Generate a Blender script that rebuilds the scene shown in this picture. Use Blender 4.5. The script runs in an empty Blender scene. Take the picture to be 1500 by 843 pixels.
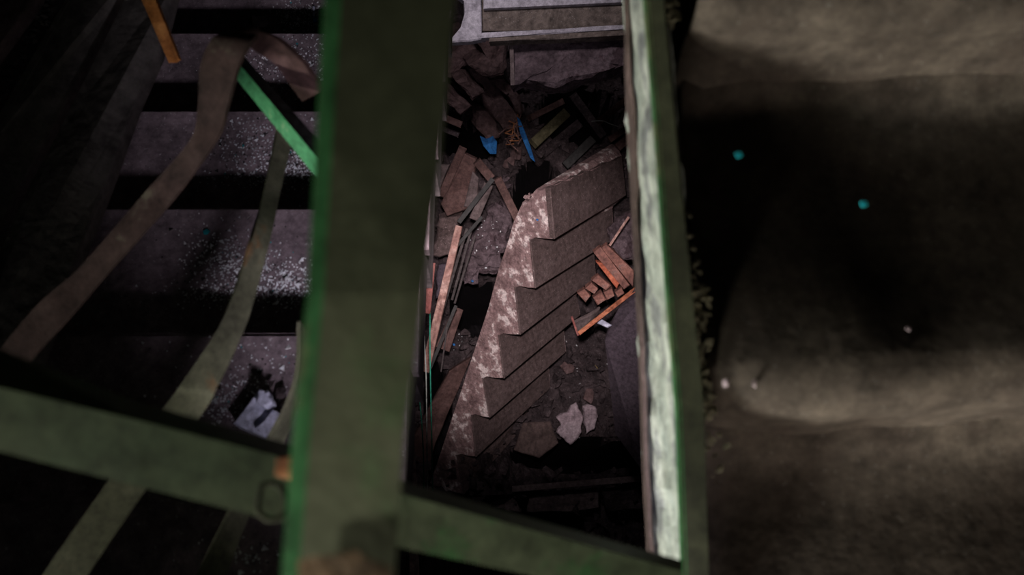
import bpy, bmesh, math, random
from mathutils import Vector, Matrix, noise
random.seed(7)
C = bpy.context.scene.collection
S = bpy.context.scene
# ------------------------------------------------------------ camera, world, lights, exposure
F = 1500 * 35 / 36.0
CZ = 6.8                                   # eye height above the bottom of the stairwell
TH = math.radians(20)                      # camera leans 20 degrees forward from straight down
cam = bpy.data.cameras.new('camera'); camo = bpy.data.objects.new('camera', cam); C.objects.link(camo)
camo.location = (0, 0, CZ); camo.rotation_euler = (TH, 0, 0)
cam.lens = 35; cam.sensor_width = 36; cam.clip_start = .02; cam.clip_end = 100
cam.dof.use_dof = True; cam.dof.focus_distance = 3.7; cam.dof.aperture_fstop = 5.6
S.camera = camo
S.view_settings.view_transform = 'Standard'; S.view_settings.look = 'None'
S.view_settings.gamma = 1; S.view_settings.exposure = 0.0
w = bpy.data.worlds.new('world'); S.world = w; w.use_nodes = True
w.node_tree.nodes['Background'].inputs[0].default_value = (.75, .72, .8, 1)
w.node_tree.nodes['Background'].inputs[1].default_value = .022
RX = Matrix.Rotation(TH, 3, 'X')
def P(x, y, D):                            # a photo pixel and a distance give a point of the place
    return RX @ Vector(((x - 750) / F * D, -(y - 421.5) / F * D, -D)) + Vector((0, 0, CZ))
def area(name, loc, tgt, sx, sy, power, col, spread=180):
    l = bpy.data.lights.new(name, 'AREA'); l.shape = 'RECTANGLE'; l.size = sx; l.size_y = sy
    l.energy = power; l.color = col; l.spread = math.radians(spread)
    o = bpy.data.objects.new(name, l); C.objects.link(o); o.location = loc
    o.rotation_euler = (Vector(tgt) - Vector(loc)).to_track_quat('-Z', 'Y').to_euler()
    return o
# daylight of the landing window, low on the left behind the photographer
area('landing_window_light', (-1.15, -1.5, CZ - .92), (.4, .25, CZ - .75), .6, .12, 13, (1, .97, .86), 76)
# added fill light from the left rear, brightening the railing post
area('railing_fill_light', (-1.1, -.9, CZ - .2), P(470, 1150, .5), .2, .2, .6, (1, .98, .84), 40)
# added fill light over the lower right steps: it catches only the risers
area('riser_fill_light', (.5, -.75, CZ - .95), (.42, .24, CZ - 1.02), .5, .06, .62, (1, .87, .75), 50)
# invented spot, added to light the bottom of the well
def spot(name, loc, tgt, power, col, size, blend, rad):
    l = bpy.data.lights.new(name, 'SPOT'); l.energy = power; l.color = col; l.spot_size = math.radians(size)
    l.spot_blend = blend; l.shadow_soft_size = rad
    o = bpy.data.objects.new(name, l); C.objects.link(o); o.location = loc
    o.rotation_euler = (Vector(tgt) - Vector(loc)).to_track_quat('-Z', 'Y').to_euler()
spot('well_fill_spot', (-.02, .42, CZ - .5), P(765, 425, 5.9), 1050, (1, .85, .85), 24, 1, .06)
area('well_fill_light', (-.35, 2.5, CZ - 1.0), P(760, 250, 5.9), .4, .4, 2.6, (1, .88, .92), 50)  # added area light that gives shape to the debris
# added spot without a known source, grazing down the left flight
spot('tread_fill_spot', (.06, -.36, CZ - .62), P(590, 200, 1.9), 64, (.95, .85, .97), 42, 1, .06)

# ------------------------------------------------------------ materials
def mat(name, base, dark=None, light=None, scale=6, rough=.85, bump=.3, spots=0.0, spotcol=(.6, .55, .55),
        spotscale=14, spotlo=.58, metal=0, grain=None, speck=0.0, speckcol=(.5, .5, .5), fine=38, fineamt=.6):
    m = bpy.data.materials.new(name); m.use_nodes = True
    nt = m.node_tree; N = nt.nodes; L = nt.links; b = N['Principled BSDF']
    tc = N.new('ShaderNodeTexCoord'); mp = N.new('ShaderNodeMapping')
    L.new(tc.outputs['Object'], mp.inputs[0])
    if grain: mp.inputs['Scale'].default_value = grain
    n1 = N.new('ShaderNodeTexNoise'); n1.inputs['Scale'].default_value = scale
    n1.inputs['Detail'].default_value = 8; n1.inputs['Roughness'].default_value = .65
    L.new(mp.outputs[0], n1.inputs['Vector'])
    r = N.new('ShaderNodeValToRGB'); e = r.color_ramp.elements
    dark = dark or tuple(c * .5 for c in base); light = light or tuple(min(1, c * 1.5) for c in base)
    e[0].position = .3; e[0].color = (*dark, 1); e[1].position = .72; e[1].color = (*light, 1)
    k = e.new(.5); k.color = (*base, 1)
    L.new(n1.outputs['Fac'], r.inputs[0]); col = r.outputs[0]
    def layer(col, sc, lo, hi, c2, amt, det=6):
        n = N.new('ShaderNodeTexNoise'); n.inputs['Scale'].default_value = sc; n.inputs['Detail'].default_value = det
        n.inputs['Roughness'].default_value = .7
        L.new(tc.outputs['Object'], n.inputs['Vector'])
        q = N.new('ShaderNodeMapRange'); q.inputs[1].default_value = lo; q.inputs[2].default_value = hi
        q.inputs[4].default_value = amt
        L.new(n.outputs['Fac'], q.inputs[0])
        x = N.new('ShaderNodeMix'); x.data_type = 'RGBA'
        L.new(q.outputs[0], x.inputs[0]); L.new(col, x.inputs[6]); x.inputs[7].default_value = (*c2, 1)
        return x.outputs[2]
    if spots: col = layer(col, spotscale, spotlo, spotlo + .06, spotcol, spots)
    if speck: col = layer(col, 160, .66, .7, speckcol, speck, 2)
    fn = N.new('ShaderNodeTexNoise'); fn.inputs['Scale'].default_value = fine; fn.inputs['Detail'].default_value = 7
    fn.inputs['Roughness'].default_value = .8
    L.new(tc.outputs['Object'], fn.inputs['Vector'])
    fr = N.new('ShaderNodeMapRange'); fr.inputs[1].default_value = .3; fr.inputs[2].default_value = .7
    fr.inputs[3].default_value = 1 - fineamt; fr.inputs[4].default_value = 1 + fineamt
    L.new(fn.outputs['Fac'], fr.inputs[0])
    fm = N.new('ShaderNodeMix'); fm.data_type = 'RGBA'; fm.blend_type = 'MULTIPLY'; fm.inputs[0].default_value = 1
    L.new(col, fm.inputs[6]); L.new(fr.outputs[0], fm.inputs[7]); col = fm.outputs[2]
    L.new(col, b.inputs['Base Color'])
    b.inputs['Specular IOR Level'].default_value = .5 if rough < .3 else .18
    b.inputs['Roughness'].default_value = rough; b.inputs['Metallic'].default_value = metal
    n2 = N.new('ShaderNodeTexNoise'); n2.inputs['Scale'].default_value = scale * 7; n2.inputs['Detail'].default_value = 6
    L.new(mp.outputs[0], n2.inputs['Vector'])
    bp = N.new('ShaderNodeBump'); bp.inputs['Strength'].default_value = bump; bp.inputs['Distance'].default_value = .01
    L.new(n2.outputs['Fac'], bp.inputs['Height']); L.new(bp.outputs[0], b.inputs['Normal'])
    return m
M = dict(
 tread=mat('dusty_tread', (.17, .135, .15), spots=.5, spotcol=(.07, .055, .06), spotscale=5, speck=.5),
 step=mat('step_concrete', (.07, .06, .062)),
 near=mat('near_concrete', (0.052, 0.042, 0.034), dark=(0.033, 0.024, 0.019), light=(0.085, 0.07, 0.056), scale=9, spots=.5, spotcol=(.04, .03, .025), spotscale=12, spotlo=.6, speck=.08, bump=.12),
 crust=mat('crust', (.3, .29, .2), spots=.6, spotcol=(.08, .07, .05)),
 green=mat('green_paint', (.024, .085, .03), dark=(.014, .05, .018), light=(.036, .12, .045), scale=4, rough=.5, bump=.1, spots=.5, spotcol=(.12, .11, .06), spotscale=7, spotlo=.56),
 olive=mat('olive_dirty_paint', (.12, .13, .08), dark=(.09, .1, .06), light=(.14, .15, .09), fineamt=.2, scale=5, rough=.6, bump=.1, spots=.5, spotcol=(.09, .16, .07), spotscale=5, spotlo=.6),
 baroliv=mat('dark_bar_paint', (.02, .022, .012), bump=.05, rough=.9),
 crossolive=mat('crossbar_paint', (.055, .068, .038), dark=(.035, .055, .03), light=(.07, .078, .048), scale=4, bump=.05, rough=.55, spots=.8, spotcol=(.03, .09, .03), spotscale=6, spotlo=.54),
 brightgreen=mat('bright_green_paint', (.07, .28, .12), dark=(.045, .18, .08), light=(.1, .34, .16), rough=.5, spots=.4, spotcol=(.3, .3, .2), spotscale=40),
 darkgreen=mat('dark_green_paint', (.012, .13, .02), rough=.5),
 pale=mat('peeling_pale_paint', (0.426, 0.467, 0.418), dark=(0.262, 0.312, 0.287), light=(0.541, 0.566, 0.525), scale=14, spots=.85, spotcol=(.16, .17, .18), spotscale=12, spotlo=.53),
 brownpaint=mat('exposed_brown', (.09, .065, .06), bump=.5),
 rust=mat('rust', (.25, .1, .045), dark=(.1, .04, .02), light=(.4, .2, .1), scale=30),
 rustdark=mat('rust_dull', (.11, .07, .04), scale=20),
 brownbar=mat('brown_bar', (0.0507, 0.032, 0.0294), dark=(0.0273, 0.0177, 0.0168), light=(0.0702, 0.0476, 0.0441), scale=18, bump=.1, rough=.7, spots=.5, spotcol=(.1, .1, .07), spotscale=9),
 curlbar=mat('dark_red_bar', (.05, .028, .026), dark=(.02, .01, .01), light=(.1, .06, .06), scale=15),
 olivebar=mat('olive_bar', (.075, .077, .05), dark=(.055, .057, .035), light=(.1, .1, .068), scale=8, bump=.05, spots=.7, spotcol=(.12, .06, .025), spotscale=9, spotlo=.6),
 plank=mat('grey_plank', (.075, .068, .065), dark=(.04, .035, .035), light=(.11, .1, .095), scale=5, grain=(1, 1, 1), spots=.5, spotcol=(.02, .02, .02), spotscale=8, spotlo=.62),
 orangewood=mat('orange_wood', (.26, .1, .028), dark=(.16, .055, .012), light=(.33, .16, .055), scale=25),
 sidecon=mat('worn_side_concrete', (0.3, 0.204, 0.201), dark=(0.125, 0.078, 0.0793), light=(0.45, 0.336, 0.329), scale=12, spots=.8, spotcol=(.85, .76, .74), spotscale=12, spotlo=.54, bump=.8, speck=.5, speckcol=(.7, .6, .6)),
 falltread=mat('fallen_tread', (0.109, 0.0792, 0.0765), dark=(0.076, 0.0546, 0.0522), light=(0.142, 0.106, 0.104), scale=5, speck=.75, speckcol=(.5, .43, .41)),
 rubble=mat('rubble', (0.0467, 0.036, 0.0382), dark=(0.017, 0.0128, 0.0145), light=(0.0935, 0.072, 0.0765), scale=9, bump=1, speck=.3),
 holeshade=mat('hollow_shade', (.004, .003, .004), bump=.2),  # darkness of the shadowed voids, painted into the dips of the heap
 mud=mat('cracked_mud', (0.128, 0.084, 0.082), dark=(0.0765, 0.048, 0.0492), light=(0.162, 0.112, 0.115), scale=7, bump=.6),
 lilac=mat('mottled_plaster', (0.12, 0.09, 0.101), dark=(0.032, 0.0225, 0.0263), light=(0.224, 0.18, 0.203), scale=7, bump=1, spots=.8, spotcol=(.05, .03, .035), spotscale=7, spotlo=.54),
 white=mat('old_white_paint', (0.425, 0.408, 0.459), dark=(0.306, 0.289, 0.328), light=(0.51, 0.493, 0.541), scale=8, spots=.8, spotcol=(.2, .18, .2), spotscale=20, spotlo=.62),
 brownpanel=mat('brown_panel', (.14, .115, .1), scale=10, speck=.4),
 wood=mat('dark_wood', (0.104, 0.0612, 0.0555), dark=(0.048, 0.0288, 0.0259), light=(0.16, 0.101, 0.0925), scale=6, grain=(1, 1, 1)),
 greywood=mat('grey_wood', (0.12, 0.0938, 0.0936), dark=(0.064, 0.0488, 0.0468), light=(0.168, 0.135, 0.133), scale=7),
 greenwood=mat('greenish_wood', (.13, .12, .07), scale=8),
 redbar=mat('dark_red_paint', (.3, .11, .1), dark=(.2, .07, .06), light=(.36, .16, .14), scale=10),
 speckbar=mat('speckled_red_bar', (.34, .2, .17), dark=(.2, .11, .1), light=(.5, .36, .32), scale=20),
 pinkbar=mat('pale_pink_bar', (.62, .42, .38), dark=(.4, .22, .2), light=(.8, .62, .56), scale=30),
 darksteel=mat('dark_steel', (.06, .052, .052)),
 black=mat('black_steel_shade', (.03, .03, .03), rough=.6),  # black pieces, plus the shade painted on the strut and gap strip
 wire=mat('green_wire', (.03, .3, .2), rough=.4),
 palewire=mat('pale_wire', (.4, .45, .42)),
 blue=mat('blue_cloth', (.02, .13, .36), dark=(.01, .05, .16), light=(.05, .22, .55), scale=12),
 brick=mat('red_brick', (.26, .125, .1), dark=(.12, .065, .06), light=(.38, .2, .16), scale=10, spots=.7, spotcol=(.16, .11, .1), spotscale=11, spotlo=.56),
 orangebrick=mat('orange_brick', (.55, .16, .09), dark=(.35, .1, .06), light=(.65, .23, .14), scale=20, speck=.4, speckcol=(.3, .1, .08)),
 orangesteel=mat('orange_steel', (.45, .16, .09), dark=(.2, .07, .04), light=(.55, .24, .14), scale=20),
 wallgrey=mat('grey_purple_plaster', (0.09, 0.072, 0.09), dark=(0.0675, 0.054, 0.0684), light=(0.105, 0.0864, 0.104), scale=2, bump=.1),
 plaster=mat('white_plaster', (0.375, 0.302, 0.333), dark=(0.225, 0.173, 0.192), light=(0.465, 0.396, 0.429), scale=5, spots=.4, spotcol=(.25, .2, .22), spotscale=8),
 bluewhite=mat('blue_white_plaster', (.5, .52, .66), dark=(.36, .38, .5), light=(.75, .8, .95), scale=9, bump=.5),
 teal=mat('teal_chip', (.012, .28, .32)),
 glass=mat('dusty_glass', (.7, .74, .78), rough=.15, bump=0),
 yellow=mat('dry_leaf', (.22, .17, .06)),
 darkwall=mat('dark_wall', (.03, .027, .03)),
)
# ------------------------------------------------------------ helpers
def tag(o, label, cat, group=None, kind=None):
    if label: o['label'] = label
    if cat: o['category'] = cat
    if group: o['group'] = group
    if kind: o['kind'] = kind
    return o
def thing(name, label, cat, loc=(0, 0, 0), group=None):
    o = bpy.data.objects.new(name, None); C.objects.link(o); o.location = loc; o.empty_display_size = .05
    return tag(o, label, cat, group)
def obj(name, vs, fs, m, parent=None, smooth=False, centre=True):
    vs = [Vector(v) for v in vs]
    off = parent.location.copy() if parent else Vector((0, 0, 0))
    c = sum(vs, Vector()) / len(vs) if centre else off
    me = bpy.data.meshes.new(name); me.from_pydata([v - c for v in vs], [], fs)
    bm = bmesh.new(); bm.from_mesh(me); bmesh.ops.recalc_face_normals(bm, faces=bm.faces); bm.to_mesh(me); bm.free()
    me.materials.append(m)
    if smooth:
        for p in me.polygons: p.use_smooth = True
    o = bpy.data.objects.new(name, me); C.objects.link(o); o.location = c - off
    if parent: o.parent = parent
    return o
def slab_mesh(pts, thick, cham=None, jit=0):
    """a plate: the outline pts is its face, it goes thick deep on the side away from the eye, chamfered rim"""
    pts = [Vector(p) for p in pts]
    n = len(pts); c = sum(pts, Vector()) / n
    nv = Vector()
    for i in range(n): nv += (pts[i] - c).cross(pts[(i + 1) % n] - c)
    nv.normalize()
    if nv.dot(camo.location - c) < 0: nv = -nv
    ch = thick * .12 if cham is None else cham
    r0 = [p + (c - p).normalized() * ch for p in pts]
    r1 = [p - nv * ch for p in pts]
    r2 = [p - nv * thick + (c - p) * .02 for p in pts]
    if jit:
        for r in (r0, r1, r2):
            for i in range(n): r[i] += Vector([random.uniform(-jit, jit) for _ in range(3)])
    vs = r0 + r1 + r2
    fs = [tuple(range(n)), tuple(range(3 * n - 1, 2 * n - 1, -1))]
    for a in (0, n):
        for i in range(n):
            j = (i + 1) % n; fs.append((a + i, a + n + i, a + n + j, a + j))
    return vs, fs
def slab(name, px, thick, m, parent=None, cham=None, jit=0):
    vs, fs = slab_mesh([P(*p) for p in px], thick, cham, jit)
    return obj(name, vs, fs, m, parent)
def roughen(o, amp, cuts=3):
    """give a broken piece a lumpy face with real relief"""
    bm = bmesh.new(); bm.from_mesh(o.data)
    big = [f for f in bm.faces if len(f.verts) > 4]
    for f in big: bmesh.ops.poke(bm, faces=[f])
    for _ in range(2):
        bmesh.ops.triangulate(bm, faces=bm.faces); L = sorted((e.calc_length() for e in bm.edges)); m = L[len(L) // 2]
        bmesh.ops.subdivide_edges(bm, edges=[e for e in bm.edges if e.calc_length() > m * .8], cuts=1)
    bmesh.ops.triangulate(bm, faces=bm.faces)
    bm.normal_update(); off = o.matrix_basis.translation
    for v in bm.verts:
        q = v.co + off
        v.co += v.normal * (noise.fractal(q * 11, 1, 2, 4)) * amp
    bm.to_mesh(o.data); bm.free(); return o
def ragged(px, n=4, amp=2.0, closed=True):
    """break straight outline runs into chipped ones"""
    out = []
    for i in range(len(px)):
        a = px[i]; b = px[(i + 1) % len(px)]
        out.append(a)
        for k in range(1, n):
            t = k / n
            out.append(tuple(a[j] + (b[j] - a[j]) * t + (random.uniform(-amp, amp) if j < 2 else 0) for j in range(3)))
    return out
def cr(seq, t):
    n = len(seq) - 1; s = min(int(t), n - 1); u = t - s
    p = [seq[max(0, min(n, s + k))] for k in (-1, 0, 1, 2)]
    return tuple(.5 * (2 * p[1][i] + (p[2][i] - p[0][i]) * u + (2 * p[0][i] - 5 * p[1][i] + 4 * p[2][i] - p[3][i]) * u * u
                 + (-p[0][i] + 3 * p[1][i] - 3 * p[2][i] + p[3][i]) * u ** 3) for i in range(len(p[0])))
def ribbon(name, st, thick, m, parent=None, sub=10):
    """a bent flat bar; stations (xl, yl, Dl, xr, yr, Dr)"""
    n = (len(st) - 1) * sub
    L = []; R = []
    for i in range(n + 1):
        s = cr(st, i / sub); L.append(P(*s[:3])); R.append(P(*s[3:]))
    vs = []; fs = []
    for i in range(n + 1):
        a = max(0, i - 1); b = min(n, i + 1)
        t = (L[b] + R[b] - L[a] - R[a]).normalized(); wv = (R[i] - L[i]).normalized()
        nv = t.cross(wv).normalized()
        if nv.dot(camo.location - L[i]) < 0: nv = -nv
        vs += [L[i], R[i], R[i] - nv * thick, L[i] - nv * thick]
        if i:
            q = 4 * i
            for k in range(4):
                j = (k + 1) % 4; fs.append((q - 4 + k, q - 4 + j, q + j, q + k))
    fs += [(0, 1, 2, 3), (4 * n + 3, 4 * n + 2, 4 * n + 1, 4 * n)]
    o = obj(name, vs, fs, m, parent, smooth=True)
    for e in o.data.edges:
        if e.vertices[0] // 4 != e.vertices[1] // 4: e.use_edge_sharp = True
    return o
def bar(name, a, b, wpx, thick, m, parent=None, roll=0.0, wpx2=None):
    """a straight bar or board between two points, wpx wide as seen at its first end"""
    A = P(*a); B = P(*b); t = (B - A).normalized(); v = (camo.location - (A + B) / 2).normalized()
    s = t.cross(v).normalized(); s = Matrix.Rotation(roll, 3, t) @ s; nv = s.cross(t).normalized()
    if nv.dot(v) < 0: nv = -nv
    wa = wpx / F * a[2] / 2; wb = (wpx2 or wpx) / F * a[2] / 2; c = min(thick, wa) * .12
    vs = []
    for Q, h in ((A, wa), (B, wb)):
        vs += [Q + s * (h - c), Q + s * h - nv * c, Q + s * h - nv * thick, Q - s * h - nv * thick, Q - s * h - nv * c, Q - s * (h - c)]
    fs = [tuple(range(6)), tuple(range(11, 5, -1))] + [(k, (k + 1) % 6, 6 + (k + 1) % 6, 6 + k) for k in range(6)]
    return obj(name, vs, fs, m, parent)
def tube(name, pts, r, m, parent=None, ns=6, sub=4):
    n = (len(pts) - 1) * sub; Q = [P(*cr(pts, i / sub)) for i in range(n + 1)]
    vs = []; fs = []
    for i, q in enumerate(Q):
        t = (Q[min(n, i + 1)] - Q[max(0, i - 1)]).normalized(); a = t.orthogonal().normalized()
        a = (Vector((1, .1, .1)).cross(t)).normalized(); b = t.cross(a)
        for k in range(ns): vs.append(q + (a * math.cos(k * 2 * math.pi / ns) + b * math.sin(k * 2 * math.pi / ns)) * r)
        if i:
            for k in range(ns):
                j = (k + 1) % ns; fs.append(((i - 1) * ns + k, (i - 1) * ns + j, i * ns + j, i * ns + k))
    fs += [tuple(range(ns)), tuple(range(len(vs) - 1, len(vs) - ns - 1, -1))]
    return obj(name, vs, fs, m, parent, smooth=True)
def box_vs(x0, x1, y0, y1, z0, z1, c=.004):
    vs = [(x, y, z) for x in (x0, x1) for y in (y0, y1) for z in (z0, z1)]
    return vs, [(0, 1, 3, 2), (4, 6, 7, 5), (0, 4, 5, 1), (2, 3, 7, 6), (0, 2, 6, 4), (1, 5, 7, 3)]
def chunk_bm(bm, c, r, squash=.6, n=9):
    vs = []
    R = Matrix.Rotation(random.uniform(0, 6.28), 3, 'Z') @ Matrix.Rotation(random.uniform(-.7, .7), 3, 'X')
    for _ in range(n):
        v = Vector([random.gauss(0, 1) for _ in range(3)]).normalized() * r * random.uniform(.75, 1.1); v.z *= squash
        vs.append(bm.verts.new(R @ v + c))
    g = bmesh.ops.convex_hull(bm, input=vs)
    bmesh.ops.delete(bm, geom=[e for e in g['geom_interior'] if isinstance(e, bmesh.types.BMVert)], context='VERTS')
def bm_obj(name, bm, m, parent=None):
    bmesh.ops.recalc_face_normals(bm, faces=bm.faces)
    me = bpy.data.meshes.new(name); bm.to_mesh(me); bm.free(); me.materials.append(m)
    o = bpy.data.objects.new(name, me); C.objects.link(o)
    if parent: o.parent = parent
    return o
def chunk(name, px, rpx, m, squash=.6, n=11):
    bm = bmesh.new(); c = P(*px); chunk_bm(bm, Vector((0, 0, 0)), rpx / F * px[2], squash, n)
    o = bm_obj(name, bm, m); o.location = c
    return o
# ------------------------------------------------------------ the setting
def structure(o): o['kind'] = 'structure'; return o
def sbox(name, *a, m='darkwall'):
    vs, fs = box_vs(*a); return structure(obj(name, vs, fs, M[m]))
sbox('floor', -3, 3, -3.2, 6, -1.6, -1.4, m='rubble')
sbox('wall_left', -1.5, -1.35, -3.2, 6, -1.4, CZ + 3)
sbox('wall_right', 1.6, 1.75, -3.2, 6, -1.4, CZ + 3)
sbox('wall_back', -1.35, 1.6, 5.2, 5.35, -1.4, CZ + 3)
# unseen slabs added overhead to shade both flights, leaving the well open
sbox('shade_slab_left', -1.35, .06, -3, 3.3, CZ + .95, CZ + 1.1)
sbox('shade_slab_right', .5, 1.6, -3, 3.3, CZ + .95, CZ + 1.1)

# uneven heap at the bottom of the well
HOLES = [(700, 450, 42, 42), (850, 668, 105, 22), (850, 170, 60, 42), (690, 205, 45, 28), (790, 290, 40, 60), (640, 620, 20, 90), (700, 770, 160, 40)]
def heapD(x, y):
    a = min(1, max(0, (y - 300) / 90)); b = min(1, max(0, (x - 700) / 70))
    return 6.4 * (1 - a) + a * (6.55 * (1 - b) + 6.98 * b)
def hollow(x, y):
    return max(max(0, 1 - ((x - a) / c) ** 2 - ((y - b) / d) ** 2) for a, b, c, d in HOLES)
def heap():
    vs = []; fs = []; mi = []; nx, ny = 110, 140
    for j in range(ny):
        for i in range(nx):
            x = 540 + i * 460 / (nx - 1); y = -60 + j * 920 / (ny - 1)
            D = heapD(x, y)
            p = P(x, y, D)
            h = noise.fractal(p * 1.6, 1, 2, 5) * .12 + noise.fractal(p * 9, 1, 2, 4) * .05
            k = hollow(x, y)
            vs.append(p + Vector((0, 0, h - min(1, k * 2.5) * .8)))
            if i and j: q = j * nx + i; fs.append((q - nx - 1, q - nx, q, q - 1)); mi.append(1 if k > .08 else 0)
    o = obj('rubble_heap', vs, fs, M['rubble']); o.data.materials.append(M['holeshade'])
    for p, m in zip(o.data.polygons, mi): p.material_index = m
    return o
tag(heap(), 'heap of dark fine rubble filling the bottom of the stairwell', 'rubble', kind='stuff')

# ------------------------------------------------------------ left flight, going down away from the eye
def left_flight():
    t = thing('stair_flight', 'intact concrete flight with broad dusty purple-grey treads, descending left of the green post', 'stairs', (-.55, .5, CZ - 1.75))
    x0, x1 = -.98, -.17
    for k in range(-2, 6):
        y = .5 + .3 * k; z = CZ - 1.59 - .15 * k
        vs, fs = box_vs(x0, x1, y - .33, y, z - .03, z)
        bm = bmesh.new(); B = [bm.verts.new(v) for v in vs]; [bm.faces.new([B[i] for i in f]) for f in fs]
        bmesh.ops.bevel(bm, geom=[e for e in bm.edges if abs(e.verts[0].co.y - y) < 1e-4 and abs(e.verts[1].co.y - y) < 1e-4 and e.verts[0].co.z > z - .01 and e.verts[1].co.z > z - .01], offset=.008, segments=3, affect='EDGES')
        for v in bm.verts: v.co -= t.location
        bm_obj('tread', bm, M['tread'], t)
        vs, fs = box_vs(x0 + .01, x1 - .01, y - .33, y - .03, z - .23, z - .03)
        obj('step', vs, fs, M['step'], t)
left_flight()
def shards(name, spots, label, count, m, smin, smax):
    bm = bmesh.new()
    for x, y, k, rx, ry, n in spots:
        yy = .5 + .3 * k; z = CZ - 1.59 - .15 * k
        for _ in range(n):
            px = random.gauss(x, rx); py = random.gauss(y, ry)
            t = (py - 421.5) / F; d = (CZ - z) / (math.cos(TH) + t * math.sin(TH))
            q = P(px, py, d); q.z = z
            if not (yy - .3 < q.y < yy - .006) or q.x > -.18: continue
            r = random.uniform(smin, smax) * (2.2 if random.random() < .06 else 1); a = random.uniform(0, 6.28)
            tl = Vector((random.uniform(-.5, .5), random.uniform(-.5, .5), 1)).normalized()
            A = tl.orthogonal().normalized(); Bv = tl.cross(A)
            f = [bm.verts.new(q + Vector((0, 0, r * .5)) + (A * math.cos(a + u) + Bv * math.sin(a + u)) * r * random.uniform(.5, 1.2)) for u in (0, 2, 4)]
            g = [bm.verts.new(v.co - tl * .0012) for v in f]
            bm.faces.new(f); bm.faces.new(g[::-1])
            for i in range(3): bm.faces.new((f[i], g[i], g[(i + 1) % 3], f[(i + 1) % 3]))
    return tag(bm_obj(name, bm, m), label, 'glass', kind='stuff')
SP = [(455, 25, 4, 30, 14, 420), (405, 95, 3, 40, 22, 260), (455, 90, 3, 25, 30, 160), (375, 215, 2, 40, 22, 330), (440, 240, 2, 25, 18, 320), (400, 260, 2, 50, 8, 160),
      (340, 385, 1, 32, 26, 420), (420, 415, 1, 25, 18, 330), (350, 430, 1, 55, 9, 200), (390, 560, 0, 45, 30, 130), (330, 590, 0, 22, 20, 120), (300, 560, 0, 50, 40, 60), (350, 820, -1, 40, 15, 50)]
shards('glass_shards', SP, 'countless small clear glass shards scattered over the treads of the left flight', 0, M['glass'], .0013, .0032)
shards('teal_glass_crumbs', [(a, b, c, d, e, max(3, n // 30)) for a, b, c, d, e, n in SP], 'sparse teal crumbs mixed among the clear shards on the left treads', 0, M['teal'], .001, .002)
shards('dark_grit', [(a, b + 6, c, d * 1.3, e, n // 2) for a, b, c, d, e, n in SP], 'dark grit gathered at the back of the left treads', 0, M['black'], .001, .003)
def on_left(x, y, k, dz=.0):
    z = CZ - 1.59 - .15 * k + dz; t = (y - 421.5) / F; return (x, y, (CZ - z) / (math.cos(TH) + t * math.sin(TH)))
o = slab('plaster_flake', [on_left(*q, 4, .01) for q in ((369, 22), (388, 24), (394, 33), (388, 40), (370, 39))], .006, M['plaster'])
tag(o, 'small pale curled flake near the edge of the topmost left tread', 'plaster')
o = slab('plastic_sliver', [on_left(*q, 4, .012) for q in ((458, 9), (461, 9), (461, 24), (458, 24))], .004, M['bluewhite'])
tag(o, 'thin upright white sliver on the topmost left tread', 'fragment')
o = slab('blue_crumb', [on_left(*q, 4, .008) for q in ((457, 22), (463, 23), (464, 31), (459, 33))], .004, M['blue'])
tag(o, 'tiny dark blue crumb below the white sliver on the topmost left tread', 'fragment')
o = slab('teal_crumb', [on_left(*q, 1, .008) for q in ((297, 339), (302, 335), (307, 338), (303, 343), (298, 343))], .004, M['teal'])
tag(o, 'single larger teal crumb lying alone on the middle left tread', 'fragment')
t = thing('plaster_block', 'broken bluish-white plaster block with a bright snapped face, on the tread left of the post', 'plaster', P(378, 608, 1.6))
slab('face', [on_left(*q, 0, .05) for q in ((378, 570), (398, 600), (386, 640), (340, 620))], .045, M['bluewhite'], t)
slab('broken_face', ragged([on_left(*q, 0, .07) for q in ((398, 600), (412, 606), (399, 641), (372, 628))], 3, 1.5), .04, M['bluewhite'], t)
slab('lump', ragged([on_left(*q, 0, .075) for q in ((378, 569), (393, 573), (399, 590), (388, 597), (374, 590))], 3, 1.5), .03, M['bluewhite'], t)
for i, (x, y, r, l) in enumerate([(410, 575, 13, 'rounded dark stone behind the white plaster block'), (418, 596, 12, 'dark stone squeezed between plaster block and post'), (398, 563, 8, 'smallest dark stone at the top of the white plaster block')]):
    tag(chunk('stone', on_left(x, y, 0, .02), r, M['rubble']), l, 'stone', 'stones by the plaster block')

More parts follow.
